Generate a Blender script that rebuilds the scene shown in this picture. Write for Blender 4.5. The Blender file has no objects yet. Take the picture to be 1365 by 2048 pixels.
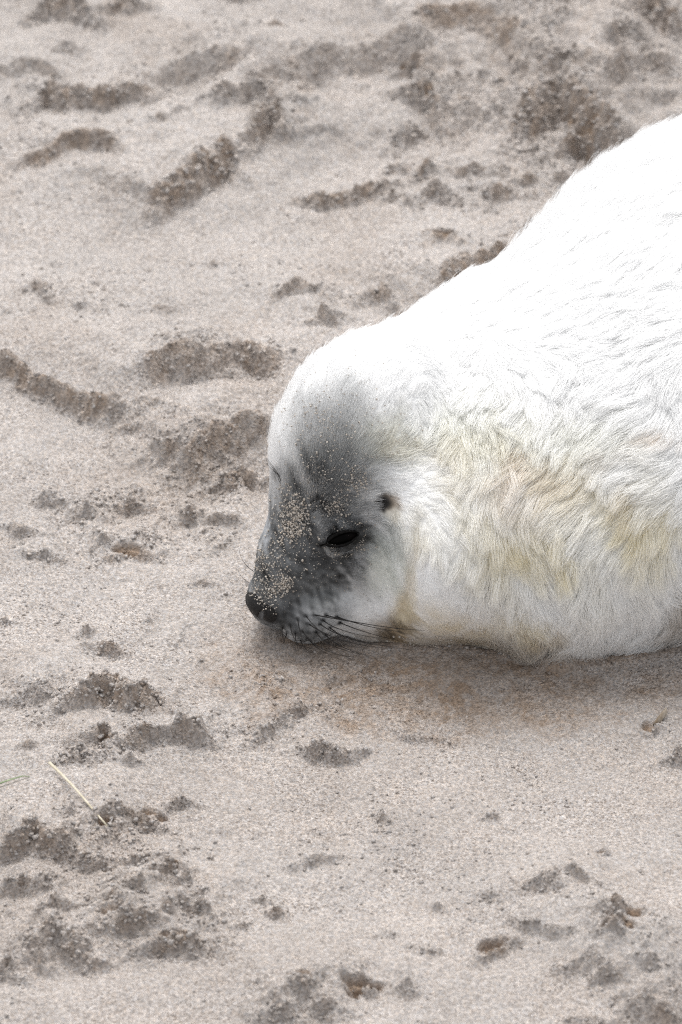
import bpy, math, random
import numpy as np
from mathutils import Vector, Matrix
from mathutils.bvhtree import BVHTree
from mathutils.kdtree import KDTree

random.seed(7)
rng = np.random.default_rng(7)
scene = bpy.context.scene
COL = scene.collection

# ------------------------------------------------------------------ camera
TH = math.radians(35.0)            # camera looks down by this much
ST, CT = math.sin(TH), math.cos(TH)
D = 8.0                            # metres from lens to the sand at the picture centre
S = 0.0004                         # metres on the subject per photo pixel
RIGHT = np.array([1.0, 0.0, 0.0])
UPV = np.array([0.0, ST, CT])
TOW = np.array([0.0, -CT, ST])
CAM = TOW * D

cam_d = bpy.data.cameras.new("camera")
cam = bpy.data.objects.new("camera", cam_d)
COL.objects.link(cam)
cam.location = CAM
cam.rotation_euler = (math.pi / 2 - TH, 0, 0)
cam_d.sensor_width = 36.0
cam_d.lens = 36.0 * D / (2048 * S)
cam_d.clip_start = 0.1
cam_d.clip_end = 3000.0
cam_d.dof.use_dof = True
cam_d.dof.focus_distance = D - 0.19
cam_d.dof.aperture_fstop = 8.5
scene.camera = cam

# ------------------------------------------------------------------ sky, sun, exposure
SUN_EL, SUN_AZ = math.radians(68), math.radians(350)      # thin high cloud, soft light from behind the pup
world = bpy.data.worlds.new("World")
scene.world = world
world.use_nodes = True
wn = world.node_tree
bg = wn.nodes["Background"]
sky = wn.nodes.new("ShaderNodeTexSky")
sky.sky_type = 'NISHITA'
sky.sun_disc = False
sky.sun_elevation = SUN_EL
sky.sun_rotation = SUN_AZ
sky.air_density = 1.0
sky.dust_density = 4.0
sky.ozone_density = 1.0
hs = wn.nodes.new("ShaderNodeHueSaturation")            # pale overcast sky
hs.inputs['Saturation'].default_value = 0.14
wn.links.new(sky.outputs[0], hs.inputs['Color'])
wn.links.new(hs.outputs[0], bg.inputs['Color'])
bg.inputs['Strength'].default_value = 0.15

sun_d = bpy.data.lights.new("sun", 'SUN')
sun_d.energy = 0.62
sun_d.angle = math.radians(36)
sun_d.color = (1.0, 0.97, 0.93)
sun = bpy.data.objects.new("sun", sun_d)
COL.objects.link(sun)
sv = Vector((math.sin(SUN_AZ) * math.cos(SUN_EL), math.cos(SUN_AZ) * math.cos(SUN_EL), math.sin(SUN_EL)))
sun.rotation_euler = sv.to_track_quat('Z', 'Y').to_euler()
sun.location = sv * 6

scene.view_settings.view_transform = 'Standard'
scene.view_settings.look = 'None'
scene.view_settings.gamma = 1.0
scene.view_settings.exposure = 0.76
scene.render.engine = 'CYCLES'
scene.cycles.use_denoising = False
scene.cycles_curves.shape = 'RIBBONS'
scene.cycles_curves.subdivisions = 2
scene.cycles.max_bounces = 16
scene.cycles.diffuse_bounces = 8
scene.cycles.glossy_bounces = 12
scene.cycles.transmission_bounces = 16
scene.cycles.pixel_filter_type = 'BLACKMAN_HARRIS'
scene.cycles.filter_width = 1.2

# ------------------------------------------------------------------ helpers
def world_pt(u, v, c):
    """photo pixel + distance towards the lens -> world point"""
    k = (D - c) / D
    a, b = (u - 682.5) * S * k, (1024 - v) * S * k
    return a * RIGHT + b * UPV + c * TOW

def ground_pt(u, v):
    d = (u - 682.5) * S * RIGHT + (1024 - v) * S * UPV - CAM
    t = -CAM[2] / d[2]
    return (CAM + t * d)[:2]

def to_px(P):
    P = np.asarray(P, float)
    c = P @ TOW
    k = D / (D - c)
    return 682.5 + (P @ RIGHT) * k / S, 1024 - (P @ UPV) * k / S

def smooth(a, b, x):
    t = np.clip((x - a) / (b - a), 0, 1)
    return t * t * (3 - 2 * t)

HT = np.random.default_rng(99).random((512, 512))
def h2(ix, iy, seed):
    i = ix.astype(np.int32); j = iy.astype(np.int32)
    return HT[(i + seed * 37) & 511, (j + seed * 101) & 511]

def vnoise(x, y, seed=0):
    ix, iy = np.floor(x), np.floor(y)
    fx, fy = x - ix, y - iy
    fx = fx * fx * fx * (fx * (fx * 6 - 15) + 10)
    fy = fy * fy * fy * (fy * (fy * 6 - 15) + 10)
    a, b = h2(ix, iy, seed), h2(ix + 1, iy, seed)
    c, d = h2(ix, iy + 1, seed), h2(ix + 1, iy + 1, seed)
    return (a + (b - a) * fx) * (1 - fy) + (c + (d - c) * fx) * fy - 0.5

def fbm(x, y, scale, octs=3, seed=0, gain=0.5):
    r, amp = 0, 1.0
    for o in range(octs):
        f = (2.03 ** o) / scale
        ca, sa = math.cos(0.6 + o * 1.1), math.sin(0.6 + o * 1.1)
        r = r + amp * vnoise((x * ca - y * sa) * f + 17.3 * o, (x * sa + y * ca) * f - 9.1 * o, seed + o * 13)
        amp *= gain
    return r

def clods(x, y, cell, seed):
    """rounded bumps: highest of jittered domes"""
    gx, gy = x / cell, y / cell
    ix, iy = np.floor(gx), np.floor(gy)
    best = np.zeros_like(x)
    for dx in (-1, 0, 1):
        for dy in (-1, 0, 1):
            jx, jy = ix + dx, iy + dy
            px, py = jx + h2(jx, jy, seed), jy + h2(jx, jy, seed + 1)
            r = 0.35 + 0.6 * h2(jx, jy, seed + 2)
            q = 1 - ((gx - px) ** 2 + (gy - py) ** 2) / (r * r)
            best = np.maximum(best, np.sqrt(np.clip(q, 0, 1)) * r)
    return best

def n3(P, scale, seed=0):
    """cheap 3D-ish noise"""
    x, y, z = P[:, 0] / scale, P[:, 1] / scale, P[:, 2] / scale
    return (vnoise(x + 0.37 * z, y - 0.61 * z, seed) + vnoise(y + 0.53 * x + 5.1, z + 0.29 * x, seed + 5)
            + vnoise(z - 0.41 * y, x + 0.47 * y + 3.3, seed + 9)) * 0.8

def mesh_obj(name, verts, faces, mat, parent=None, smooth_shade=True):
    me = bpy.data.meshes.new(name)
    me.from_pydata([tuple(v) for v in verts], [], [tuple(f) for f in faces])
    if smooth_shade:
        me.polygons.foreach_set('use_smooth', [True] * len(me.polygons))
    me.materials.append(mat)
    o = bpy.data.objects.new(name, me)
    COL.objects.link(o)
    if parent:
        o.parent = parent
    return o

def fast_mesh(name, verts, quads, mat, parent=None, k=4):
    me = bpy.data.meshes.new(name)
    nf = len(quads)
    me.vertices.add(len(verts)); me.vertices.foreach_set('co', np.asarray(verts, np.float32).ravel())
    me.loops.add(nf * k); me.loops.foreach_set('vertex_index', np.asarray(quads, np.int32).ravel())
    me.polygons.add(nf)
    me.polygons.foreach_set('loop_start', np.arange(nf, dtype=np.int32) * k)
    me.polygons.foreach_set('use_smooth', np.ones(nf, bool))
    me.update(calc_edges=True)
    me.validate()
    me.materials.append(mat)
    o = bpy.data.objects.new(name, me)
    COL.objects.link(o)
    if parent:
        o.parent = parent
    return o

def tag(o, label=None, cat=None, kind=None, group=None):
    for k, v in (('label', label), ('category', cat), ('kind', kind), ('group', group)):
        if v:
            o[k] = v
    return o

class NT:
    def __init__(self, name):
        self.m = bpy.data.materials.new(name)
        self.m.use_nodes = True
        self.t = self.m.node_tree
        self.t.nodes.clear()
        self.out = self.add('ShaderNodeOutputMaterial')
    def add(self, kind, **kw):
        n = self.t.nodes.new(kind)
        for k, v in kw.items():
            setattr(n, k, v)
        return n
    def link(self, a, b):
        self.t.links.new(a, b)
    def mix(self, blend, fac, a, b):
        n = self.add('ShaderNodeMix', data_type='RGBA', blend_type=blend)
        for sock, val in ((n.inputs[0], fac), (n.inputs[6], a), (n.inputs[7], b)):
            if hasattr(val, 'is_linked'):
                self.link(val, sock)
            else:
                sock.default_value = val if isinstance(val, (int, float)) else (*val, 1.0)
        return n.outputs[2]
    def ramp(self, src, stops):
        n = self.add('ShaderNodeValToRGB')
        el = n.color_ramp.elements
        while len(el) < len(stops):
            el.new(0.5)
        for e, (p, c) in zip(el, stops):
            e.position = p
            e.color = (*c, 1.0) if not isinstance(c, (int, float)) else (c, c, c, 1.0)
        self.link(src, n.inputs[0])
        return n.outputs[0]

# ------------------------------------------------------------------ materials
def sand_material(name, use_damp_shade=True, tint=(1, 1, 1)):
    t = NT(name)
    b = t.add('ShaderNodeBsdfPrincipled')
    b.inputs['Roughness'].default_value = 0.95
    b.inputs['Specular IOR Level'].default_value = 0.15
    co = t.add('ShaderNodeTexCoord')
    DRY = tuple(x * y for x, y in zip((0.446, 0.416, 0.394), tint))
    DAMP_SHADE = tuple(x * y for x, y in zip((0.238, 0.166, 0.110), tint))  # brown for moist sand and for shade painted on it
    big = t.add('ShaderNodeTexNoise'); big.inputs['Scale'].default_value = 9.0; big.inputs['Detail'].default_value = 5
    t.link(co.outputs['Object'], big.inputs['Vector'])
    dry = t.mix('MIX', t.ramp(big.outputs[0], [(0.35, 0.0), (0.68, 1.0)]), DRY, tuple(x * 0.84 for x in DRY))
    if use_damp_shade:
        at = t.add('ShaderNodeAttribute', attribute_name='damp_shade')
        base = t.mix('MIX', at.outputs['Fac'], dry, DAMP_SHADE)
    else:
        base = t.mix('MIX', 0.45, dry, DAMP_SHADE)
    # individual grains: quartz, feldspar, dark minerals
    v1 = t.add('ShaderNodeTexVoronoi'); v1.inputs['Scale'].default_value = 950.0
    t.link(co.outputs['Object'], v1.inputs['Vector'])
    s1 = t.add('ShaderNodeSeparateColor'); t.link(v1.outputs['Color'], s1.inputs[0])
    g1 = t.ramp(s1.outputs[0], [(0.0, (0.34, 0.31, 0.29)), (0.16, (0.72, 0.69, 0.67)), (0.55, (1.0, 1.0, 1.0)), (1.0, (1.32, 1.30, 1.28))])
    v2 = t.add('ShaderNodeTexNoise'); v2.inputs['Scale'].default_value = 330.0; v2.inputs['Detail'].default_value = 3
    t.link(co.outputs['Object'], v2.inputs['Vector'])
    g2 = t.ramp(v2.outputs[0], [(0.3, 0.72), (0.7, 1.22)])
    v3 = t.add('ShaderNodeSeparateColor'); t.link(v1.outputs['Color'], v3.inputs[0])
    tintn = t.mix('MIX', s1.outputs[1], (1.05, 0.98, 0.90), (0.95, 1.0, 1.06))
    gn = t.add('ShaderNodeTexNoise'); gn.inputs['Scale'].default_value = 16.0; gn.inputs['Detail'].default_value = 3
    t.link(co.outputs['Object'], gn.inputs['Vector'])
    c = t.mix('MULTIPLY', t.ramp(gn.outputs[0], [(0.36, 0.35), (0.64, 1.0)]), base, g1)
    c = t.mix('MULTIPLY', 1.0, c, g2)
    c = t.mix('MULTIPLY', 0.8, c, tintn)
    t.link(c, b.inputs['Base Color'])
    bp = t.add('ShaderNodeBump'); bp.inputs['Strength'].default_value = 0.9; bp.inputs['Distance'].default_value = 0.0006
    t.link(v1.outputs['Distance'], bp.inputs['Height'])
    bp2 = t.add('ShaderNodeBump'); bp2.inputs['Strength'].default_value = 0.8; bp2.inputs['Distance'].default_value = 0.0015
    t.link(v2.outputs[0], bp2.inputs['Height']); t.link(bp.outputs[0], bp2.inputs['Normal'])
    t.link(bp2.outputs[0], b.inputs['Normal'])
    t.link(b.outputs[0], t.out.inputs['Surface'])
    return t.m

M_SAND = sand_material('sand_surface')
M_GRAIN = sand_material('sand_grain', use_damp_shade=False, tint=(1.6, 1.72, 1.76))

def fur_material():
    t = NT('fur_strands')
    at = t.add('ShaderNodeAttribute', attribute_name='fur_color')
    h = t.add('ShaderNodeBsdfHairPrincipled')
    h.model = 'CHIANG'
    h.parametrization = 'COLOR'
    t.link(at.outputs['Color'], h.inputs['Color'])
    h.inputs['Roughness'].default_value = 0.55
    h.inputs['Radial Roughness'].default_value = 0.7
    h.inputs['Coat'].default_value = 0.0
    d = t.add('ShaderNodeBsdfDiffuse'); t.link(at.outputs['Color'], d.inputs['Color'])
    mx = t.add('ShaderNodeMixShader'); mx.inputs[0].default_value = 0.5
    t.link(h.outputs[0], mx.inputs[1]); t.link(d.outputs[0], mx.inputs[2])
    t.link(mx.outputs[0], t.out.inputs['Surface'])
    return t.m

def skin_material():
    t = NT('seal_skin')
    at = t.add('ShaderNodeAttribute', attribute_name='fur_color')
    b = t.add('ShaderNodeBsdfPrincipled'); b.inputs['Roughness'].default_value = 0.8
    co = t.add('ShaderNodeTexCoord')
    n = t.add('ShaderNodeTexNoise'); n.inputs['Scale'].default_value = 420; n.inputs['Detail'].default_value = 4
    t.link(co.outputs['Object'], n.inputs['Vector'])
    c = t.mix('MULTIPLY', 1.0, at.outputs['Color'], t.ramp(n.outputs[0], [(0.3, 0.85), (0.7, 1.0)]))
    t.link(c, b.inputs['Base Color'])
    bp = t.add('ShaderNodeBump'); bp.inputs['Strength'].default_value = 0.6; bp.inputs['Distance'].default_value = 0.001
    t.link(n.outputs[0], bp.inputs['Height']); t.link(bp.outputs[0], b.inputs['Normal'])
    t.link(b.outputs[0], t.out.inputs['Surface'])
    return t.m

def plain(name, c1, c2, rough, scale, spec=0.5, bump=0.0):
    t = NT(name)
    b = t.add('ShaderNodeBsdfPrincipled'); b.inputs['Roughness'].default_value = rough
    b.inputs['Specular IOR Level'].default_value = spec
    co = t.add('ShaderNodeTexCoord')
    n = t.add('ShaderNodeTexNoise'); n.inputs['Scale'].default_value = scale; n.inputs['Detail'].default_value = 4
    t.link(co.outputs['Object'], n.inputs['Vector'])
    t.link(t.mix('MIX', t.ramp(n.outputs[0], [(0.35, 0.0), (0.65, 1.0)]), c1, c2), b.inputs['Base Color'])
    if bump:
        bp = t.add('ShaderNodeBump'); bp.inputs['Strength'].default_value = 0.7; bp.inputs['Distance'].default_value = bump
        t.link(n.outputs[0], bp.inputs['Height']); t.link(bp.outputs[0], b.inputs['Normal'])
    t.link(b.outputs[0], t.out.inputs['Surface'])
    return t.m

M_FUR, M_SKIN = fur_material(), skin_material()
M_EYE = plain('eye_wet', (0.002, 0.002, 0.002), (0.004, 0.003, 0.003), 0.05, 60, 0.02)
M_LID = plain('eyelid_skin', (0.006, 0.006, 0.006), (0.013, 0.012, 0.012), 0.9, 500, 0.0, 0.0006)
M_NOSE = plain('nose_leather', (0.006, 0.006, 0.006), (0.018, 0.017, 0.017), 0.6, 700, 0.3, 0.0006)
M_WHISK = plain('whisker_keratin', (0.008, 0.007, 0.007), (0.02, 0.017, 0.015), 0.5, 90, 0.25)
M_CLAW = plain('claw_horn', (0.03, 0.026, 0.022), (0.07, 0.06, 0.05), 0.45, 200)
M_STRAW = plain('dry_straw', (0.47, 0.42, 0.31), (0.62, 0.57, 0.46), 0.6, 160, 0.3, 0.0003)
M_BLADE = plain('green_blade', (0.14, 0.19, 0.09), (0.27, 0.32, 0.19), 0.6, 160, 0.3, 0.0003)
M_SHELL = plain('shell_lime', (0.20, 0.15, 0.10), (0.38, 0.33, 0.27), 0.6, 230, 0.3, 0.0006)

# ------------------------------------------------------------------ the sand
# crests in photo pixels: (points along the crest from left to right, thickness of the face below it, moist tone with the shade of that face painted in, crumble)
CRESTS = [
 ([(60,22),(110,8),(180,28),(200,36)], 52, .8, .8), ([(200,32),(250,26),(305,20)], 28, .8, .6),
 ([(395,2),(450,-6),(510,4)], 26, .7, .6), ([(520,76),(560,66),(590,76)], 14, .6, .4),
 ([(815,92),(850,72),(920,56),(980,62),(1040,95),(1060,125)], 78, .85, .35), ([(1000,48),(1060,44),(1112,66)], 44, .8, .8),
 ([(1045,80),(1075,72),(1100,80)], 32, .8, .8), ([(1245,48),(1310,50),(1370,90)], 62, .75, .8), ([(1170,0),(1260,-6),(1370,24)], 34, .6, .7),
 ([(-10,158),(60,146),(135,168)], 26, .4, .5), ([(58,204),(100,184),(150,206),(200,200),(320,204)], 48, .8, .8),
 ([(295,150),(380,134),(480,130)], 66, .35, .25), ([(425,165),(455,155),(482,168)], 42, .8, .7),
 ([(505,155),(600,132),(700,114),(800,104),(862,132)], 84, .45, .3), ([(790,165),(830,160),(860,190)], 40, .8, .9),
 ([(800,206),(850,212),(885,250)], 44, .7, .9), ([(780,290),(820,260),(870,262)], 40, .6, .9), ([(470,220),(530,204),(590,232)], 40, .65, 1),
 ([(415,246),(450,226),(480,232)], 24, .5, .8), ([(490,300),(520,268),(560,250),(590,270)], 56, .8, 1),
 ([(20,304),(80,302),(150,274),(205,280),(243,308)], 36, .85, .4), ([(290,398),(330,368),(400,322),(455,302),(485,330)], 70, .95, .9),
 ([(300,280),(340,276)], 14, .5, .4), ([(350,266),(380,262)], 12, .6, .5), ([(110,110),(160,102)], 22, .3, .3),
 ([(600,396),(660,398),(740,380),(790,366)], 26, .85, .7), ([(775,400),(800,396)], 18, .8, .8), ([(840,358),(880,356)], 24, .85, .8),
 ([(900,348),(990,342)], 18, .75, .5), ([(955,396),(1035,384)], 24, .8, .5), ([(1030,364),(1085,360)], 20, .75, .5),
 ([(830,396),(880,384),(935,404)], 32, .5, .9), ([(1090,346),(1155,350)], 20, .6, .6), ([(780,345),(815,335)], 18, .6, .8),
 ([(1015,250),(1060,196),(1115,166),(1165,196),(1215,252),(1248,300)], 96, .85, .8), ([(1070,190),(1130,168),(1150,190)], 30, .7, .9),
 ([(1105,285),(1170,272),(1225,300)], 34, .95, .9), ([(1200,150),(1250,120),(1300,140)], 44, .5, .5), ([(1180,205),(1280,170),(1370,172)], 60, .45, .3),
 ([(1230,235),(1300,215),(1370,205)], 40, .35, .2),
 ([(853,508),(882,488),(918,496)], 26, .95, .5), ([(860,588),(900,552),(960,515),(1035,490)], 46, .95, .6), ([(1030,474),(1085,428)], 24, .7, .5),
 ([(540,620),(590,604),(655,616)], 26, .8, .5), ([(620,664),(680,646)], 24, .7, .7), ([(725,596),(760,586),(795,604)], 34, .75, .6),
 ([(40,572),(80,564),(108,604)], 24, .6, .5), ([(145,610),(205,634)], 12, .4, .5), ([(280,632),(350,630)], 14, .5, .3), ([(425,532),(438,532)], 10, .7, .3),
 ([(-10,690),(40,732),(100,764),(150,790),(190,802),(272,828)], 44, .9, .5), ([(262,770),(340,736),(420,720),(500,708),(545,718),(578,748)], 66, .75, .5),
 ([(320,770),(400,756),(470,756)], 28, .5, .7), ([(200,832),(272,830)], 24, .7, .6), ([(238,858),(285,862)], 18, .7, .5), ([(302,836),(318,836)], 14, .7, .5),
 ([(330,906),(400,884),(460,870),(530,864),(548,884)], 92, .8, .5), ([(305,912),(370,908)], 30, .7, .8), ([(400,950),(470,940),(545,950)], 44, .8, .9),
 ([(220,1004),(255,996),(292,1004)], 26, .6, .9), ([(145,1012),(195,1026)], 28, .4, .8), ([(368,1024),(404,1016)], 24, .7, .8), ([(410,1034),(490,1046)], 16, .7, .5),
 ([(75,992),(130,996)], 16, .3, .6), ([(-5,1046),(95,1066)], 14, .35, .5), ([(190,1086),(215,1082)], 20, .5, .7),
 ([(218,1104),(255,1090),(300,1102),(318,1100)], 26, .95, .6), ([(60,1100),(120,1110)], 14, .3, .6), ([(395,1166),(420,1166)], 12, .5, .5),
 ([(188,1290),(255,1300)], 20, .8, .7), ([(155,1272),(190,1268)], 12, .5, .6), ([(-5,1240),(20,1238)], 14, .5, .5), ([(296,1242),(312,1244)], 8, .7, .4),
 ([(112,1404),(170,1386),(215,1374),(244,1392),(335,1402)], 54, .9, 1.0), ([(0,1380),(60,1376),(110,1390)], 34, .35, .8),
 ([(325,1466),(390,1448),(430,1462)], 36, .75, 1.0), ([(155,1490),(200,1474),(224,1512)], 38, .9, 1.0), ([(222,1506),(280,1490),(340,1472)], 22, .7, .9),
 ([(112,1530),(185,1530)], 24, .55, .9), ([(240,1535),(275,1535)], 12, .4, .6), ([(50,1500),(70,1500)], 10, .6, .6),
 ([(186,1655),(240,1642),(300,1630),(322,1640)], 32, .8, 1.0), ([(115,1644),(160,1636)], 26, .75, .9), ([(330,1610),(385,1600)], 14, .6, .7), ([(215,1680),(245,1676)], 20, .7, .8),
 ([(-5,1672),(60,1660),(110,1684),(165,1702)], 54, .8, 1.0), ([(-5,1755),(100,1766)], 36, .7, 1.0), ([(130,1712),(205,1720)], 30, .6, 1.0), ([(250,1730),(300,1720)], 22, .5, .9),
 ([(295,1736),(340,1746),(392,1784)], 36, .8, 1.0), ([(258,1794),(314,1806)], 20, .75, .9), ([(200,1812),(252,1822)], 24, .8, .9), ([(100,1830),(150,1820)], 26, .5, .9),
 ([(368,1806),(430,1836)], 26, .8, 1.0), ([(538,1822),(562,1824)], 14, .9, .7), ([(510,1800),(530,1800)], 9, .9, .5), ([(470,1858),(490,1850)], 10, .8, .6), ([(325,1836),(355,1840)], 24, .85, .8),
 ([(195,1856),(260,1844),(325,1852)], 36, .9, 1.0), ([(275,1896),(350,1886),(432,1892)], 32, .95, 1.0), ([(40,1872),(120,1872),(190,1904)], 46, .75, 1.0),
 ([(-5,1924),(40,1942)], 40, .85, 1.0), ([(60,1912),(110,1920)], 30, .7, 1.0), ([(170,1920),(220,1922)], 18, .8, .9),
 ([(560,1994),(610,1976),(640,1986)], 36, .6, .9), ([(520,2022),(560,2016),(600,2030)], 30, .6, .9), ([(625,2010),(690,2014)], 30, .45, .9),
 ([(676,1978),(700,1968),(735,1972),(762,1958)], 20, 1.0, .8), ([(955,1914),(985,1898),(1022,1880)], 24, 1.0, .7), ([(790,1970),(825,1970)], 26, .35, .7),
 ([(1190,1712),(1216,1716)], 10, .9, .8), ([(1130,1770),(1190,1790)], 16, .4, .8), ([(1196,1862),(1230,1846),(1276,1850)], 22, .75, 1.0),
 ([(1190,1896),(1240,1880),(1275,1890)], 24, .8, 1.0), ([(1200,1918),(1255,1912)], 18, .7, 1.0), ([(1190,1970),(1230,1966)], 22, .7, .9),
 ([(1030,1768),(1080,1770),(1150,1812)], 30, .35, .5), ([(1030,1842),(1080,1860),(1140,1882)], 22, .3, .4), ([(1130,1930),(1180,1920),(1210,1950)], 54, .35, .4),
 ([(1240,2004),(1290,1990),(1330,2010)], 46, .55, .7), ([(1310,2020),(1370,2020)], 36, .7, .8), ([(1280,1950),(1330,1954)], 24, .35, .5), ([(1150,2030),(1230,2024)], 26, .4, .5),
 ([(865,1804),(900,1820)], 14, .4, .4), ([(960,1790),(1005,1796)], 18, .4, .6), ([(770,1866),(800,1868)], 10, .5, .5), ([(825,1898),(870,1908)], 14, .35, .6),
 ([(595,1486),(660,1502),(722,1486)], 20, .5, .9), ([(790,1452),(820,1466),(905,1478)], 9, .55, .5), ([(745,1626),(775,1636)], 12, .5, .6),
 ([(500,1482),(545,1458),(590,1440)], 16, .25, 1.0), ([(640,1350),(700,1345)], 16, .35, .7), ([(560,1420),(640,1400)], 16, .3, .7), ([(960,1632),(1000,1628)], 10, .4, .5),
 ([(1295,1446),(1330,1440)], 20, .55, .4), ([(1335,1512),(1370,1512)], 16, .5, .9), ([(590,1720),(670,1710)], 22, .3, .3), ([(1000,1300),(1100,1325),(1200,1320)], 18, .5, .4),
]
def seg_field(X, Y, P):
    """signed distance to a crest line (positive on the lens side), position along it, and how far past its ends"""
    best = np.full(X.shape, 1e9); sd = np.zeros(X.shape); tpar = np.zeros(X.shape); over = np.zeros(X.shape)
    lens = [0.0]
    for a, b in zip(P[:-1], P[1:]):
        lens.append(lens[-1] + math.hypot(b[0] - a[0], b[1] - a[1]))
    last = len(P) - 2
    side = np.where(Y < np.interp(X, [p[0] for p in P], [p[1] for p in P]), 1.0, -1.0)
    for i, (a, b) in enumerate(zip(P[:-1], P[1:])):
        dx, dy = b[0] - a[0], b[1] - a[1]
        L = math.hypot(dx, dy)
        tr = ((X - a[0]) * dx + (Y - a[1]) * dy) / (L * L)
        t = np.clip(tr, 0, 1)
        d = np.hypot(X - a[0] - t * dx, Y - a[1] - t * dy)
        o = np.zeros(X.shape)
        if i == 0: o = np.maximum(o, -tr * L)
        if i == last: o = np.maximum(o, (tr - 1) * L)
        perp = -(dx * (Y - a[1]) - dy * (X - a[0])) / L
        dd = np.where(o > 0, perp, d * side)
        m = d < best
        best = np.where(m, d, best); sd = np.where(m, dd, sd); over = np.where(m, o, over)
        tpar = np.where(m, (lens[i] + t * L) / lens[-1], tpar)
    return sd, tpar, over

def axis(lo, hi, step, far, n):
    core = np.arange(lo, hi + step * 0.5, step)
    g = step * np.cumsum((((far / step) * 0.25) ** (1.0 / n)) ** np.arange(1, n + 1))
    g = g[g < far]
    return np.concatenate([lo - g[::-1], core, hi + g])

gx = axis(-0.36, 0.36, 0.00125, 400, 60)
gy = axis(-0.84, 0.88, 0.00125, 400, 60)
GX, GY = np.meshgrid(gx, gy, indexing='ij')
core = (np.abs(GX) < 2.5) & (np.abs(GY) < 2.5)
H = np.zeros_like(GX); DAMP_SHADE = np.zeros_like(GX); CRUM = np.zeros_like(GX)
x, y = GX[core], GY[core]
warpx = 0.011 * fbm(x, y, 0.026, 4, 31, 0.62); warpy = 0.011 * fbm(x, y, 0.030, 4, 57, 0.6)
ragged = fbm(x, y, 0.013, 4, 203, 0.65)
wx, wy = x + warpx, y + warpy
h = 0.012 * fbm(x * 0.5, y, 0.13, 3, 9, 0.42) + 0.0060 * fbm(x, y, 0.055, 3, 8) + 0.0010 * fbm(x, y, 0.011, 3, 15)
damp_shade_v = 0.16 * smooth(0.05, 0.4, fbm(x, y, 0.07, 4, 71)); crum = 0.10 * smooth(0.0, 0.5, fbm(x, y, 0.12, 3, 41))
for i, (pts, th, dmp_shade, cr) in enumerate(CRESTS):
    hh = th * S / 1.15 * (0.90 if th > 40 else 0.95)
    P = [ground_pt(p[0], p[1] + 0.75 * hh * CT / S) for p in pts]      # the crest stands hh above the flat
    run = hh * 0.75
    Lf = hh * 4.6 + 0.010
    R = Lf * 2.2
    xs, ys = [p[0] for p in P], [p[1] for p in P]
    m = (x > min(xs) - R) & (x < max(xs) + R) & (y > min(ys) - R) & (y < max(ys) + R)
    if not m.any():
        continue
    amp = 0.35 + 0.65 * min(1, cr)
    sd, tp, over = seg_field(x[m] + warpx[m] * amp, y[m] + warpy[m] * amp, P)
    L = sum(math.dist(a, b) for a, b in zip(P[:-1], P[1:]))
    end = smooth(0, min(0.5, 0.022 / max(L, 1e-4)), tp) * smooth(0, min(0.5, 0.022 / max(L, 1e-4)), 1 - tp)
    end = (0.45 + 0.55 * end) * np.exp(-(over / (0.55 * hh + 0.0035)) ** 2)
    vary = end * (0.85 + 0.5 * fbm(x[m], y[m], 0.035, 2, 100 + i))
    far = np.exp(-(sd / Lf) ** 2)
    near = 1 - smooth(-0.1 * run, run, sd)
    prof = np.where(sd < 0, far, near)
    h[m] += hh * vary * prof
    scoop = np.exp(-((sd - run * 1.1) / (run * 0.9 + 0.003)) ** 2)           # hollow at the foot of the face
    h[m] -= hh * 0.22 * vary * scoop
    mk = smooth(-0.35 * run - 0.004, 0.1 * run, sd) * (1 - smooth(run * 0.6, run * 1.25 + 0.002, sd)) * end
    val = dmp_shade * mk
    damp_shade_v[m] = np.maximum(damp_shade_v[m], 0.66 * val * smooth(0.10, 0.75, val + 0.75 * ragged[m]))  # moist brown on the lens-facing face only, also painting its shade
    crum[m] = np.maximum(crum[m], cr * mk)
fC, fD, fE = smooth(-0.2, 0.35, fbm(x, y, 0.028, 3, 611)), 0.011 * (np.abs(fbm(x, y, 0.045, 3, 501)) * -1.6 + 0.3), smooth(0.0, 0.45, fbm(x, y, 0.022, 4, 377))
for (zu, zv, ru, rv, a_) in [(1150,180,260,230,.6),(880,250,130,120,.6),(560,240,110,80,.5),(200,215,180,60,.4),(1000,380,230,50,.45),(180,1760,260,140,.42),(330,1860,180,70,.38),(280,1040,200,90,.5),(220,1450,230,90,.3),
                            (430,930,120,80,.6),(1250,1860,90,100,.35),(620,2000,120,40,.35),(420,750,150,50,.4),(600,1400,180,90,.35),(1290,1995,90,50,.3)]:
    c_ = ground_pt(zu, zv)
    q_ = np.sqrt(((x - c_[0]) / (ru * S)) ** 2 + ((y - c_[1]) / (rv * S / ST)) ** 2) + 0.5 * ragged
    z_ = a_ * (1 - smooth(0.4, 1.25, q_))
    crum = np.maximum(crum, z_ * fC)
    h += z_ * fD
    damp_shade_v = np.maximum(damp_shade_v, 0.45 * z_ * fE)
fA, fB = 0.5 * fbm(x, y, 0.06, 2, 871), 0.85 + 0.4 * fbm(x, y, 0.03, 3, 905)
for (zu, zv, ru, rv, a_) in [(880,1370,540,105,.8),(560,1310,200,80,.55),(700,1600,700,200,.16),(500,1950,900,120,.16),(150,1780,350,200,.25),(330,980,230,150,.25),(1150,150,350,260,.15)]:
    c_ = ground_pt(zu, zv)                                    # moister sand; the first two patches paint the pup's shadow brown
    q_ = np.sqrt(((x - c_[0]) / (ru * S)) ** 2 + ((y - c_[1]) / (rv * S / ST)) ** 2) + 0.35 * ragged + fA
    damp_shade_v = np.maximum(damp_shade_v, a_ * (1 - smooth(0.2, 1.3, q_)) * fB)
crum = np.clip(crum, 0, 1)
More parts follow.
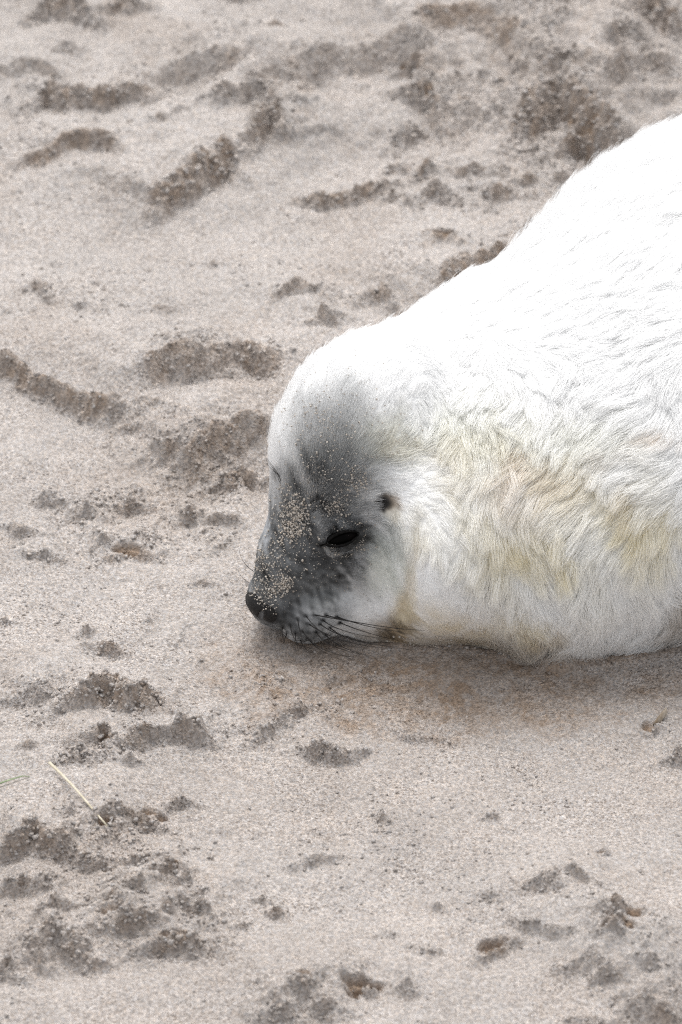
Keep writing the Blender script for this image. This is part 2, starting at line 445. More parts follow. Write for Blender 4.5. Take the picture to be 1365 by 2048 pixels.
h += crum * (0.0100 * (clods(wx, wy, 0.016, 5) - 0.25) + 0.0078 * clods(wx, wy, 0.0075, 25) + 0.0036 * clods(wx, wy, 0.0038, 65) + 0.006 * fbm(x, y, 0.010, 3, 44))
damp_shade_v = damp_shade_v * (0.55 + 0.45 * smooth(-0.2, 0.25, fbm(wx, wy, 0.0055, 3, 821)))
h += 0.0007 * clods(wx, wy, 0.0045, 77) * (0.4 + crum)
h += 0.00055 * fbm(x, y, 0.0035, 2, 91)
# sand pushed up along the pup's lower edge
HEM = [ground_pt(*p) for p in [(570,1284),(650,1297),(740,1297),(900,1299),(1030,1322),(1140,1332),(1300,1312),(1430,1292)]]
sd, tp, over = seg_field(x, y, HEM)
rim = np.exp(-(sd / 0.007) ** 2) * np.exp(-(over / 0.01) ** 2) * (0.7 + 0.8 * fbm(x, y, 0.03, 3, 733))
h += 0.0045 * rim * smooth(0.0, 0.2, tp)
crum = np.clip(np.maximum(crum, 0.45 * rim), 0, 1)
damp_shade_v = np.maximum(damp_shade_v, 0.75 * np.clip(rim, 0, 1))  # dark contact shade under the pup put into the rim colour
# small sharp-edged pits
for (pu, pv, pw, ph, rot, dep) in [(990,1902,34,11,-.5,.010),(722,1972,40,12,-.15,.010),(700,1996,18,7,.2,.006),(1222,1890,14,8,0,.007),(1255,1900,16,8,.3,.008),(1212,1914,10,7,0,.006),(1270,1868,14,7,0,.006),(1215,1862,12,6,0,.006),(208,1506,16,10,.5,.008),(1302,1448,16,10,0,.006),
                                   (1205,1716,14,5,0,.005),(610,1988,16,10,.3,.005),(552,1824,14,6,0,.006),(255,1104,34,9,0,.006),(215,1676,12,6,0,.005),(320,1640,18,7,0,.006),(350,1766,16,10,.6,.006),(300,1636,16,7,0,.005),(225,1392,22,8,.3,.006),(1085,68,18,8,0,.006),(805,180,12,8,0,.007),(855,240,12,8,0,.006),(1140,262,20,8,.8,.008),(1180,290,30,8,.2,.009),(880,500,28,7,0,.006),(235,1858,30,7,0,.005),(340,1895,40,7,0,.005)]:
    c_ = ground_pt(pu, pv)
    ex, ey = (x + warpx * 0.5 - c_[0]) / S, (y + warpy * 0.5 - c_[1]) * ST / S
    e1, e2 = ex * math.cos(rot) + ey * math.sin(rot) * -1, ex * math.sin(rot) + ey * math.cos(rot)
    q_ = np.sqrt((e1 / pw) ** 2 + (e2 / ph) ** 2) + 0.5 * ragged
    w_ = 1 - smooth(0.55, 1.15, q_)
    h -= dep * w_
    damp_shade_v = np.maximum(damp_shade_v, 0.8 * w_)  # shade inside the pit painted as a darker tone
# the pup has pressed a shallow bed into the sand
bx, by = (x - 0.38) / 0.44, (y - 0.01) / 0.19
bed = np.clip(1 - np.sqrt(bx * bx + by * by), 0, 1)
h = h * (1 - smooth(0.0, 0.25, bed) * (sd < -0.012)) - 0.012 * smooth(0, 0.5, bed)
rr = np.hypot(x, y)
H[core] = h * (1 - smooth(1.4, 2.4, rr)); DAMP_SHADE[core] = damp_shade_v * (1 - smooth(1.4, 2.4, rr)); CRUM[core] = crum
rfar = np.hypot(GX, GY)
H += np.where(core, 0, 1) * 0.25 * fbm(GX, GY, 9.0, 3, 5) * smooth(2.5, 12, rfar)

nx_, ny_ = GX.shape
idx = np.arange(nx_ * ny_, dtype=np.int32).reshape(nx_, ny_)
quads = np.stack([idx[:-1, :-1], idx[1:, :-1], idx[1:, 1:], idx[:-1, 1:]], -1).reshape(-1, 4)
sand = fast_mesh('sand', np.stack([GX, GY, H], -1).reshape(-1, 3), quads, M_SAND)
at = sand.data.attributes.new('damp_shade', 'FLOAT', 'POINT')  # moist tone and painted shade in one mask
at.data.foreach_set('value', np.clip(DAMP_SHADE, 0, 1).astype(np.float32).ravel())
tag(sand, 'pale trampled beach sand with moist brown crumbling ridges and painted shade', 'sand', 'structure')

def ground_h(px, py):
    i = np.clip(np.searchsorted(gx, px) - 1, 0, nx_ - 2); j = np.clip(np.searchsorted(gy, py) - 1, 0, ny_ - 2)
    fx = (px - gx[i]) / (gx[i + 1] - gx[i]); fy = (py - gy[j]) / (gy[j + 1] - gy[j])
    return (H[i, j] * (1 - fx) + H[i + 1, j] * fx) * (1 - fy) + (H[i, j + 1] * (1 - fx) + H[i + 1, j + 1] * fx) * fy

# loose crumbs lying on the broken faces
ICO_V = None
def ico():
    p = (1 + 5 ** 0.5) / 2
    v = np.array([(-1,p,0),(1,p,0),(-1,-p,0),(1,-p,0),(0,-1,p),(0,1,p),(0,-1,-p),(0,1,-p),(p,0,-1),(p,0,1),(-p,0,-1),(-p,0,1)], float)
    f = np.array([(0,11,5),(0,5,1),(0,1,7),(0,7,10),(0,10,11),(1,5,9),(5,11,4),(11,10,2),(10,7,6),(7,1,8),(3,9,4),(3,4,2),(3,2,6),(3,6,8),(3,8,9),(4,9,5),(2,4,11),(6,2,10),(8,6,7),(9,8,1)])
    return v / np.linalg.norm(v[0]), f
IV, IF = ico()
def lumps(centres, radii, squash=0.8, seed=3):
    r = np.random.default_rng(seed)
    n = len(centres)
    ang = r.uniform(0, 2 * math.pi, n)
    jit = 1 + r.uniform(-0.42, 0.42, (n, 12, 1))
    v = IV[None] * jit * np.array([1, 1, squash]) * radii[:, None, None] * r.uniform(0.75, 1.25, (n, 1, 3))
    ca, sa = np.cos(ang)[:, None], np.sin(ang)[:, None]
    v = np.stack([v[..., 0] * ca - v[..., 1] * sa, v[..., 0] * sa + v[..., 1] * ca, v[..., 2]], -1) + centres[:, None]
    f = (IF[None] + 12 * np.arange(n)[:, None, None]).reshape(-1, 3)
    return v.reshape(-1, 3), f

cand = 800000
cxs, cys = rng.uniform(-0.34, 0.34, cand), rng.uniform(-0.8, 0.85, cand)
ci, cj = np.searchsorted(gx, cxs), np.searchsorted(gy, cys)
keep = rng.random(cand) < 0.27 * CRUM[ci, cj] ** 1.25 + 0.0012
keep &= ~((cxs > -0.08) & (cys > -0.19) & (cys < 0.15))
cxs, cys, cw = cxs[keep], cys[keep], CRUM[ci, cj][keep]
cr_ = 0.0006 + (0.0011 + 0.0012 * cw) * rng.random(len(cxs)) ** 2.5
cz = ground_h(cxs, cys) + cr_ * 0.25
V, F = lumps(np.stack([cxs, cys, cz], -1), cr_)
crumbs = fast_mesh('sand_crumbs', V, F, M_SAND, k=3)
cat_ = crumbs.data.attributes.new('damp_shade', 'FLOAT', 'POINT')
cdam = np.clip(DAMP_SHADE[ci, cj][keep] * rng.choice([0.0, 0.35, 0.9], len(cxs), p=[.4, .35, .25]), 0, 1)
cat_.data.foreach_set('value', np.repeat(cdam, 12).astype(np.float32))
print('crumbs', len(cxs))
tag(crumbs, 'loose moist sand crumbs scattered over the trampled ridges', 'sand crumbs', 'stuff')

# ------------------------------------------------------------------ the seal pup: one continuous body surface
SC = 0.01
C0 = world_pt(720, 930, 0.164)
def cv(a, b, c):
    return a * RIGHT + b * UPV + c * TOW
f_ = cv(-.60, -.795, .07); f_ /= np.linalg.norm(f_)
l_ = cv(.55, -.44, .71); l_ -= f_ * (l_ @ f_); l_ /= np.linalg.norm(l_)
n_ = np.cross(l_, f_); n_ /= np.linalg.norm(n_)
if n_[2] < 0: n_ = -n_
HB = np.stack([f_, l_, n_])                      # rows: forward, left, dorsal
def head(P): return (P - C0) @ HB.T / SC         # world -> head centimetres
def hw(F, L, N): return C0 + SC * (F * f_ + L * l_ + N * n_)

def smin(a, b, k):
    q = np.clip(0.5 + 0.5 * (b - a) / k, 0, 1)
    return b + (a - b) * q - k * q * (1 - q)
def smax(a, b, k): return -smin(-a, -b, k)
def ell(Q, c, r):
    q = (Q - np.array(c)) / np.array(r)
    k0 = np.linalg.norm(q, axis=1); k1 = np.linalg.norm(q / np.array(r), axis=1)
    return k0 * (k0 - 1) / np.maximum(k1, 1e-9)
def cone(Q, a, b, ra, rb):
    a, b = np.array(a, float), np.array(b, float)
    ba = b - a
    t = np.clip(((Q - a) @ ba) / (ba @ ba), 0, 1)
    return np.linalg.norm(Q - a - t[:, None] * ba, axis=1) - (ra + (rb - ra) * t)

BX = np.array([-0.030, -0.015, 0.002, 0.022, 0.067, 0.127, 0.187, 0.273, 0.38, 0.52, 0.68, 0.82, 0.94, 1.03])
BY = np.array([-0.080, -0.080, -0.078, -0.074, -0.060, -0.036, 0.012, 0.056, 0.080, 0.100, 0.105, 0.105, 0.105, 0.105])
BW = np.array([0.012, 0.045, 0.072, 0.100, 0.164, 0.196, 0.240, 0.268, 0.272, 0.240, 0.180, 0.120, 0.075, 0.03])
BZ = np.array([0.10, 0.10, 0.098, 0.092, 0.082, 0.076, 0.075, 0.087, 0.088, 0.072, 0.060, 0.050, 0.045, 0.04])
BH = np.array([0.012, 0.050, 0.080, 0.104, 0.111, 0.122, 0.148, 0.166, 0.170, 0.155, 0.125, 0.092, 0.060, 0.03])
def spl(xq, ys):
    # smooth (Catmull-Rom) interpolation along the body
    xq = np.clip(xq, BX[0], BX[-1])
    i = np.clip(np.searchsorted(BX, xq) - 1, 0, len(BX) - 2)
    m = np.gradient(ys, BX)
    hx = BX[i + 1] - BX[i]; t = (xq - BX[i]) / hx
    return ((2*t**3-3*t**2+1)*ys[i] + (t**3-2*t**2+t)*hx*m[i] + (-2*t**3+3*t**2)*ys[i+1] + (t**3-t**2)*hx*m[i+1])

_t = ground_pt(790, 1262)
THROAT = (_t[0], _t[1] + 0.014, 0.030)
FOLD = [(838, 1040), (834, 1110), (820, 1175), (808, 1225)]
EYE = (5.35, 4.75, 1.15); NB = (4.7, 2.5, 1.1)
def sdf_parts(P, carve=True):
    X, Y, Z = P[:, 0], P[:, 1], P[:, 2]
    yc, zc, W, Hh = spl(X, BY), spl(X, BZ), spl(X, BW), spl(X, BH)
    q = np.sqrt(((Y - yc) / W) ** 2 + ((Z - zc) / Hh) ** 2)
    body = (q - 1) * np.minimum(W, Hh)
    body = np.maximum(body, np.maximum(BX[0] - X, X - BX[-1]))
    # folds of loose skin and fat along the flank
    body = body + 0.0035 * np.sin((X - 0.55 * (Z - 0.1)) * 46 + 1.2) * np.exp(-((X - 0.10) / 0.07) ** 2)
    body = smin(body, ell(P, THROAT, (0.062, 0.042, 0.045)), 0.03)
    for (c, r) in (((0.455, -0.175, 0.030), (0.085, 0.055, 0.026)), ((0.50, 0.295, 0.03), (0.085, 0.05, 0.022)),
                   ((1.10, 0.045, 0.030), (0.12, 0.045, 0.022)), ((1.10, 0.135, 0.030), (0.12, 0.045, 0.022))):
        body = smin(body, ell(P, c, r), 0.03)
    uu, vv = to_px(P)
    gd = np.full(len(P), 1e9)
    for (ax_, ay_), (bx_, by_) in zip(FOLD[:-1], FOLD[1:]):
        t_ = np.clip(((uu - ax_) * (bx_ - ax_) + (vv - ay_) * (by_ - ay_)) / ((bx_ - ax_) ** 2 + (by_ - ay_) ** 2), 0, 1)
        gd = np.minimum(gd, np.hypot(uu - ax_ - t_ * (bx_ - ax_), vv - ay_ - t_ * (by_ - ay_)))
    groove = 0.0035 * np.exp(-(gd / 13.0) ** 2) * smooth(-0.02, 0.05, P @ TOW)
    d = body
    near = np.linalg.norm(P - C0, axis=1) < 0.26
    if near.any():
        Q = head(P[near])
        A = Q.copy(); A[:, 1] = np.abs(A[:, 1])
        hd = ell(Q, (-0.5, 0, 0.5), (7.7, 6.4, 6.2))
        hd = smin(hd, ell(Q, (-2.8, 0, 3.0), (7.2, 5.8, 5.6)), 1.8)
        hd = smin(hd, cone(Q, (3.0, 0, 0.3), (8.2, 0, -0.9), 4.3, 3.45), 1.3)
        hd = smin(hd, ell(A, (3.4, 3.0, -2.6), (4.7, 3.6, 4.2)), 1.2)
        hd = smin(hd, cone(Q, (6.0, 0, -1.6), (12.0, 0, -1.6), 4.3, 2.5), 1.2)
        hd = smin(hd, ell(A, (10.7, 1.75, -3.4), (3.4, 2.75, 2.7)), 0.4)
        hd = smin(hd, cone(Q, (5.0, 0, -5.2), (11.4, 0, -5.0), 3.2, 2.0), 0.8)
        hd = smin(hd, ell(A, NB, (2.0, 1.7, 1.6)), 1.2)
        if carve:
            hd = smin(hd, ell(Q, (EYE[0] - .1, EYE[1] - .45, EYE[2] + .0), (2.1, 1.25, 1.35)), 0.6)
            hd = smax(hd, -np.linalg.norm(A - np.array((1.85, 6.4, 1.75)), axis=1) + 0.95, 0.3)
        d[near] = smin(d[near], hd * SC, 0.022)
    return d + groove

def sdf(P):
    d = sdf_parts(P)
    return np.maximum(d, -0.03 - P[:, 2])

def grads(P, fn, e=0.0006):
    g = np.zeros_like(P)
    for k in range(3):
        o = np.zeros(3); o[k] = e
        g[:, k] = fn(P + o) - fn(P - o)
    return g / np.maximum(np.linalg.norm(g, axis=1, keepdims=True), 1e-12)

def surface_nets(fn, ax, coarse=4):
    xs, ys, zs = ax
    shp = (len(xs), len(ys), len(zs))
    cx_, cy_, cz_ = xs[::coarse], ys[::coarse], zs[::coarse]
    g = np.stack(np.meshgrid(cx_, cy_, cz_, indexing='ij'), -1).reshape(-1, 3)
    cvv = fn(g).reshape(len(cx_), len(cy_), len(cz_))
    rep = lambda n: np.minimum((np.arange(n) + coarse // 2) // coarse, (n - 1) // coarse)
    vals = cvv[np.ix_(rep(shp[0]), rep(shp[1]), rep(shp[2]))]
    cell = np.maximum(np.maximum(np.gradient(xs)[:, None, None], np.gradient(ys)[None, :, None]), np.gradient(zs)[None, None, :])
    need = np.abs(vals) < cell * coarse * 1.9
    ii = np.argwhere(need)
    P = np.stack([xs[ii[:, 0]], ys[ii[:, 1]], zs[ii[:, 2]]], -1)
    res = np.empty(len(P))
    for a in range(0, len(P), 400000):
        res[a:a + 400000] = fn(P[a:a + 400000])
    vals[need] = res
    ins = vals < 0
    cnt = np.zeros(tuple(s - 1 for s in shp), np.int8)
    corners = [(a, b, c) for a in (0, 1) for b in (0, 1) for c in (0, 1)]
    for a, b, c in corners:
        cnt += ins[a:shp[0] - 1 + a, b:shp[1] - 1 + b, c:shp[2] - 1 + c]
    act = np.argwhere((cnt > 0) & (cnt < 8))
    vid = np.full(cnt.shape, -1, np.int32)
    vid[act[:, 0], act[:, 1], act[:, 2]] = np.arange(len(act))
    acc = np.zeros((len(act), 3)); num = np.zeros(len(act))
    for i, p in enumerate(corners):
        for q in corners[i + 1:]:
            if sum(abs(p[k] - q[k]) for k in range(3)) != 1:
                continue
            va = vals[act[:, 0] + p[0], act[:, 1] + p[1], act[:, 2] + p[2]]
            vb = vals[act[:, 0] + q[0], act[:, 1] + q[1], act[:, 2] + q[2]]
            m = (va < 0) != (vb < 0)
            t = np.where(m, va / np.where(m, va - vb, 1), 0)[:, None]
            pa = np.stack([xs[act[:, 0] + p[0]], ys[act[:, 1] + p[1]], zs[act[:, 2] + p[2]]], -1)
            pb = np.stack([xs[act[:, 0] + q[0]], ys[act[:, 1] + q[1]], zs[act[:, 2] + q[2]]], -1)
            acc += np.where(m[:, None], pa + (pb - pa) * t, 0); num += m
    V = acc / num[:, None]
    faces = []
    for axn in range(3):
        sl0 = [slice(None)] * 3; sl1 = [slice(None)] * 3
        sl0[axn] = slice(0, -1); sl1[axn] = slice(1, None)
        a, b = ins[tuple(sl0)], ins[tuple(sl1)]
        e = np.argwhere(a != b)
        o1, o2 = (axn + 1) % 3, (axn + 2) % 3
        ok = (e[:, o1] > 0) & (e[:, o2] > 0) & (e[:, o1] < shp[o1] - 1) & (e[:, o2] < shp[o2] - 1)
        e = e[ok]
        def cid(d1, d2):
            k = e.copy(); k[:, o1] -= d1; k[:, o2] -= d2
            return vid[k[:, 0], k[:, 1], k[:, 2]]
        qd = np.stack([cid(1, 1), cid(0, 1), cid(0, 0), cid(1, 0)], -1)
        flip = ~a[e[:, 0], e[:, 1], e[:, 2]]
        qd[flip] = qd[flip][:, ::-1]
        faces.append(qd)
    return V, np.concatenate(faces)

def gaxis(lo, a, b, hi, step, mx, gr=1.09):
    core_ = list(np.arange(a, b, step))
    s, p = step, core_[0]
    left = []
    while p > lo:
        s = min(mx, s * gr); p -= s; left.append(p)
    s, p = step, core_[-1]
    right = []
    while p < hi:
        s = min(mx, s * gr); p += s; right.append(p)
    return np.array(left[::-1] + core_ + right)

hc = hw(5, 0, -1)
AX = (gaxis(-0.14, -0.115, 0.085, 1.26, 0.00145, 0.007), gaxis(-0.36, -0.245, -0.03, 0.34, 0.00145, 0.006), gaxis(-0.05, -0.005, 0.215, 0.42, 0.00145, 0.006))
BV, BQ = surface_nets(sdf, AX)
for _ in range(2):                                    # slide vertices onto the true surface
    g = grads(BV, sdf)
    BV = BV - g * np.clip(sdf(BV), -0.002, 0.002)[:, None]

pup = bpy.data.objects.new('seal_pup', None)
COL.objects.link(pup)
tag(pup, 'white furred seal pup with grey sandy face lying on the beach', 'seal pup')
body = fast_mesh('body', BV, BQ, M_SKIN, pup)
print('body verts', len(BV))
tris = np.concatenate([BQ[:, [0, 1, 2]], BQ[:, [0, 2, 3]]])
bvh = BVHTree.FromPolygons([tuple(v) for v in BV.tolist()], [tuple(t) for t in BQ.tolist()])
def hit(u, v):
    d = world_pt(u, v, 0.0) - CAM
    d = Vector(d).normalized()
    loc, nor, _, _ = bvh.ray_cast(Vector(CAM), d)
    if loc is None:
        loc, nor, _, _ = bvh.find_nearest(Vector(world_pt(u, v, 0.15)))
    return np.array(loc), np.array(nor)

# ---- coat colour with some light and shade painted in, in photo pixels on the side that faces the lens: u, v, radius u, radius v, colour, strength
WHITE = np.array([0.95, 0.95, 0.945])
YEL, OCH, BRN, PCH, OLV = (0.80, 0.71, 0.44), (0.68, 0.57, 0.36), (0.26, 0.185, 0.105), (0.78, 0.65, 0.52), (0.72, 0.72, 0.62)
GR1, GR2, GR3, BLK = (0.30, 0.31, 0.305), (0.150, 0.157, 0.162), (0.055, 0.058, 0.062), (0.008, 0.008, 0.009)
STAINS_SHADING = [
 (1110,1020,250,170,YEL,.28),(1060,1085,75,45,YEL,.75),(1100,1120,50,30,YEL,.6),(1045,965,75,65,PCH,.4),(1000,890,60,60,OCH,.35),(1030,930,30,40,PCH,.5),
 (940,860,110,70,OLV,.45),(880,900,60,40,OCH,.4),(900,960,40,35,OCH,.3),(1150,965,70,60,OCH,.4),(1250,1010,70,50,YEL,.45),(1310,1040,60,40,YEL,.5),(1260,980,25,35,OCH,.5),
 (1290,1090,60,40,YEL,.5),(1330,868,45,14,PCH,.6),(1230,905,60,18,PCH,.4),(1180,870,120,50,OLV,.3),(980,1080,90,80,YEL,.2),(840,1060,40,60,YEL,.25),
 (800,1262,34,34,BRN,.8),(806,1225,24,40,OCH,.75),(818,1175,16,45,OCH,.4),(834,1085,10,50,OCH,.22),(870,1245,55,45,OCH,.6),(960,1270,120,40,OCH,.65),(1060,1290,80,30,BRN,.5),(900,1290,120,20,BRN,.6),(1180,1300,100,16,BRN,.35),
 (1040,1240,60,24,YEL,.5),(1090,1270,50,30,OCH,.4),(1365,1240,25,50,BRN,.6),(780,1020,18,20,OCH,.4),
 # face
 (680,860,85,80,GR1,.38),(640,880,60,95,GR2,.34),(670,945,95,75,GR1,.75),(660,980,80,70,GR2,.75),(640,1080,110,100,GR2,1.0),(600,1150,95,80,GR2,1.0),(535,1180,80,80,GR2,.95),(570,1080,70,80,GR2,.8),(590,1010,60,50,GR2,.7),
 (790,880,70,45,OLV,.5),(800,895,45,22,OCH,.3),(690,1090,85,55,GR3,.9),(745,1075,45,42,GR2,.75),(730,1060,30,20,GR3,.5),(640,1140,50,30,GR3,.75),(660,1170,40,22,GR3,.5),(590,1080,40,30,GR3,.4),(620,1160,16,12,BLK,.55),(655,1172,18,8,BLK,.5),(615,1130,12,20,BLK,.5),
 (545,1215,50,34,GR3,.9),(615,1240,85,42,(.20,.21,.22),.9),(595,1180,120,45,GR2,.9),(550,1090,50,100,GR2,.85),(560,1240,40,30,GR3,.8),(600,1278,70,22,GR2,.85),(650,1200,40,30,GR1,.4),(700,1205,24,22,(.55,.56,.57),.8),(722,1195,18,30,(.70,.70,.69),.85),(690,1235,30,16,(.55,.56,.57),.7),
 (775,1100,40,60,(.62,.65,.60),.55),(770,1150,36,45,(.70,.72,.66),.6),(720,1150,14,40,GR2,.45),(778,1262,42,30,BRN,.75),(745,1274,45,14,BRN,.6),  # GR2 strip: painted crease shade; BRN pair: stain plus painted throat shade
 (540,880,30,100,(.88,.88,.88),.8),(530,1050,9,60,(.6,.62,.65),.6),(556,955,10,16,GR3,.6),  # pale strips: rim light along the face edge put into the coat
 (632,1010,22,20,GR3,.55),(622,1008,5,5,BLK,.9),(640,1010,5,5,BLK,.9),(628,1022,5,5,BLK,.9),(642,1022,5,5,BLK,.9),(632,1002,5,6,BLK,.9),
 (686,1077,42,20,BLK,1.0),(648,1090,20,7,BLK,.9),(728,1080,12,10,BLK,.7),(725,1053,20,5,BLK,.6),
 (776,1003,22,18,(.30,.20,.11),.6),(766,1007,17,18,BLK,.98),
]
for (u, v) in [(628,1230),(652,1231),(674,1234),(616,1248),(640,1248),(604,1262),(632,1264),(660,1256),(580,1250),(590,1266),(573,1266),(595,1238),(612,1232),(600,1280),(615,1278),(650,1270),(565,1255),(646,1240),(680,1246)]:
    STAINS_SHADING.append((u, v, 5, 4.5, BLK, .8))
def coat(P, Nn, jitter=True, seed=5):
    u, v = to_px(P)
    face = smooth(-0.45, -0.05, Nn @ TOW)
    col = np.tile(WHITE, (len(P), 1))
    wob = n3(P, 0.012, 3) * 0.35 + n3(P, 0.004, 8) * 0.25 if jitter else np.zeros(len(P))
    mat = smooth(-0.25, 0.3, n3(P, 0.017, 21) + n3(P, 0.007, 23) * .6)
    for k, (cu, cvp, ru, rv, c, s) in enumerate(STAINS_SHADING):
        q = np.sqrt(((u - cu) / ru) ** 2 + ((v - cvp) / rv) ** 2)
        m0 = q < 2.3
        if not m0.any():
            continue
        small = ru < 25 and rv < 25
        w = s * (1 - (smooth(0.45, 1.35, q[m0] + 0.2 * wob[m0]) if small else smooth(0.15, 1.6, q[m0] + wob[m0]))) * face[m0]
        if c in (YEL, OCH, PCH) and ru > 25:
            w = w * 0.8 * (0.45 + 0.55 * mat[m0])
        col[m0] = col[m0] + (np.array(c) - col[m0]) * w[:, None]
    dark = np.clip(1 - col.mean(1) / 0.55, 0, 1)                       # salt-and-pepper face
    col = col * (1 + dark * (1.1 * n3(P, 0.0030, 31) + 0.6 * n3(P, 0.007, 37)))[:, None]
    return np.clip(col, 0.005, 0.97)

bn = grads(BV, sdf)
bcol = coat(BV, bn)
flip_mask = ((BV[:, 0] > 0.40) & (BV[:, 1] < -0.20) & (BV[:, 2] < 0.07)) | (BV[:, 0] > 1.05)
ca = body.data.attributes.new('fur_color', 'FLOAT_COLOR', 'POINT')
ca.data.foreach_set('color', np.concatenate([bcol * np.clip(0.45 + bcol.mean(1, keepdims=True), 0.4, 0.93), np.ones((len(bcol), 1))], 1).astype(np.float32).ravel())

# ---- fur: strands grown from the body surface
def sample_surface(n):
    a, b, c = BV[tris[:, 0]], BV[tris[:, 1]], BV[tris[:, 2]]
    ar = 0.5 * np.linalg.norm(np.cross(b - a, c - a), axis=1)
    mid = (a + b + c) / 3
    w = ar.copy()
    w *= np.where(mid[:, 0] < 0.34, 1.0, 0.22)               # thinner sampling outside the picture
    w *= np.where(mid[:, 2] < -0.004, 0.0, 1.0)
    fm = (bn[tris[:, 0]] @ TOW)
    w *= np.where(fm > -0.3, 1.0, 0.3)
    hq = head(mid)
    w *= 1 + 2.2 * smooth(3, 7, hq[:, 0]) * (np.abs(hq[:, 1]) < 8)
    cum = np.cumsum(w); cum /= cum[-1]
    t = np.searchsorted(cum, rng.random(n))
    r1, r2 = np.sqrt(rng.random(n)), rng.random(n)
    return (1 - r1)[:, None] * a[t] + (r1 * (1 - r2))[:, None] * b[t] + (r1 * r2)[:, None] * c[t]

NS = 460000
R = sample_surface(NS)
RN = grads(R, sdf)
Q = head(R)
A = Q.copy(); A[:, 1] = np.abs(A[:, 1])
ok = np.linalg.norm((A - np.array(EYE)) / np.array((1.5, 1.3, 0.72)), axis=1) > 1          # no fur on the eye or the nose
ok &= ~((np.linalg.norm((Q - np.array((13.3, 0, -0.75))) / np.array((1.35, 1.9, 1.6)), axis=1)) < 1)
ok &= np.linalg.norm(A - np.array((1.85, 6.4, 1.75)), axis=1) > 1.02
R, RN, Q = R[ok], RN[ok], Q[ok]
NS = len(R)
u, v = to_px(R)
FLOW = [  # photo px -> direction the hair lies (right, down)
 (510,1200,.55,-.8),(560,1150,.6,-.75),(600,1090,.5,-.85),(560,1000,.3,-1),(600,900,.25,-1),(640,800,.3,-1),(640,730,.6,-.8),(700,700,.8,-.6),(740,820,.15,-1),(800,760,.5,-.85),(560,850,.1,-1),
 (640,1180,.9,-.1),(690,1220,1,.1),(600,1260,.4,.9),(650,1270,.7,.7),(690,1130,1,-.2),(740,1080,1,-.25),(740,1160,.8,.5),(700,1030,.8,-.6),(680,950,.4,-.9),(760,960,.9,-.5),(820,940,.9,-.3),(860,960,.8,.5),
 (820,1020,.9,.5),(860,1040,.3,1),(790,1090,.4,.9),(780,1180,.1,1),(830,1150,-.1,1),(830,1250,.0,1),(900,1050,-.45,.9),(950,1000,-.8,.6),(1000,980,-.6,.8),(930,1120,-.15,1),(900,1220,.05,1),(1000,1180,.1,1),
 (1000,1080,-.1,1),(1060,1050,.5,.85),(1080,1150,.6,.8),(1100,1250,.1,1),(1200,1200,-.1,1),(1200,1100,-.4,.9),(1300,1200,.2,1),(1340,1100,.3,.95),(1180,1000,-.3,1),(1170,940,-.5,.9),(1260,940,-.6,.8),(1330,900,-.7,.7),
 (1100,880,-.1,1),(1020,860,.1,1),(940,820,.2,1),(880,760,-.2,1),(860,880,-.8,.5),(960,720,.7,.6),(1050,700,.9,.3),(1100,780,.2,1),(1200,800,-.3,.95),(1290,780,-.5,.85),(1350,800,.4,.9),(1250,680,-.8,.4),(1340,640,-.9,.3),
 (1150,640,1,-.1),(1100,560,.95,-.35),(1250,560,1,-.1),(1340,500,1,-.2),(1200,400,.9,-.5),(1350,330,.9,-.5),(1000,560,.9,-.5),(900,620,.9,-.4),(820,660,.9,-.4),(760,690,.8,-.6),(1500,700,1,.2),(1600,1000,.8,.6),(1600,400,1,-.2),
]
fl = np.zeros((NS, 2)); ws = np.zeros(NS)
for (cu, cvp, dx, dy) in FLOW:
    w = np.exp(-((u - cu) ** 2 + (v - cvp) ** 2) / (2 * 48.0 ** 2)) + 1e-7 / (1 + ((u - cu) ** 2 + (v - cvp) ** 2) / 4e4)
    fl[:, 0] += w * dx; fl[:, 1] += w * dy; ws += w
fl /= np.maximum(np.linalg.norm(fl, axis=1, keepdims=True), 1e-9)
bodyw = smooth(0.0, 0.06, R[:, 0])
ang = (n3(R, 0.045, 50) * 0.9 + n3(R, 0.015, 60) * 0.5) * (0.25 + 0.75 * bodyw) + rng.normal(0, 0.13, NS)
# clumps
nc = 9000
cid = rng.choice(NS, nc, replace=False)
kd = KDTree(nc)
for i, k in enumerate(cid):
    kd.insert(R[k], i)
kd.balance()
own = np.array([kd.find(p)[1] for p in R.tolist()])
cl = cid[own]
ang = ang + (rng.normal(0, 0.20, nc)[own]) * (0.15 + 0.85 * bodyw)      # each lock lies its own way
lockl = (rng.uniform(-0.08, 0.16, nc)[own]) * (0.15 + 0.85 * bodyw)
fl = np.stack([fl[:, 0] * np.cos(ang) - fl[:, 1] * np.sin(ang), fl[:, 0] * np.sin(ang) + fl[:, 1] * np.cos(ang)], -1)
flow = fl[:, :1] * RIGHT - fl[:, 1:] * UPV
flow -= RN * (flow * RN).sum(1)[:, None]
flow /= np.maximum(np.linalg.norm(flow, axis=1, keepdims=True), 1e-6)
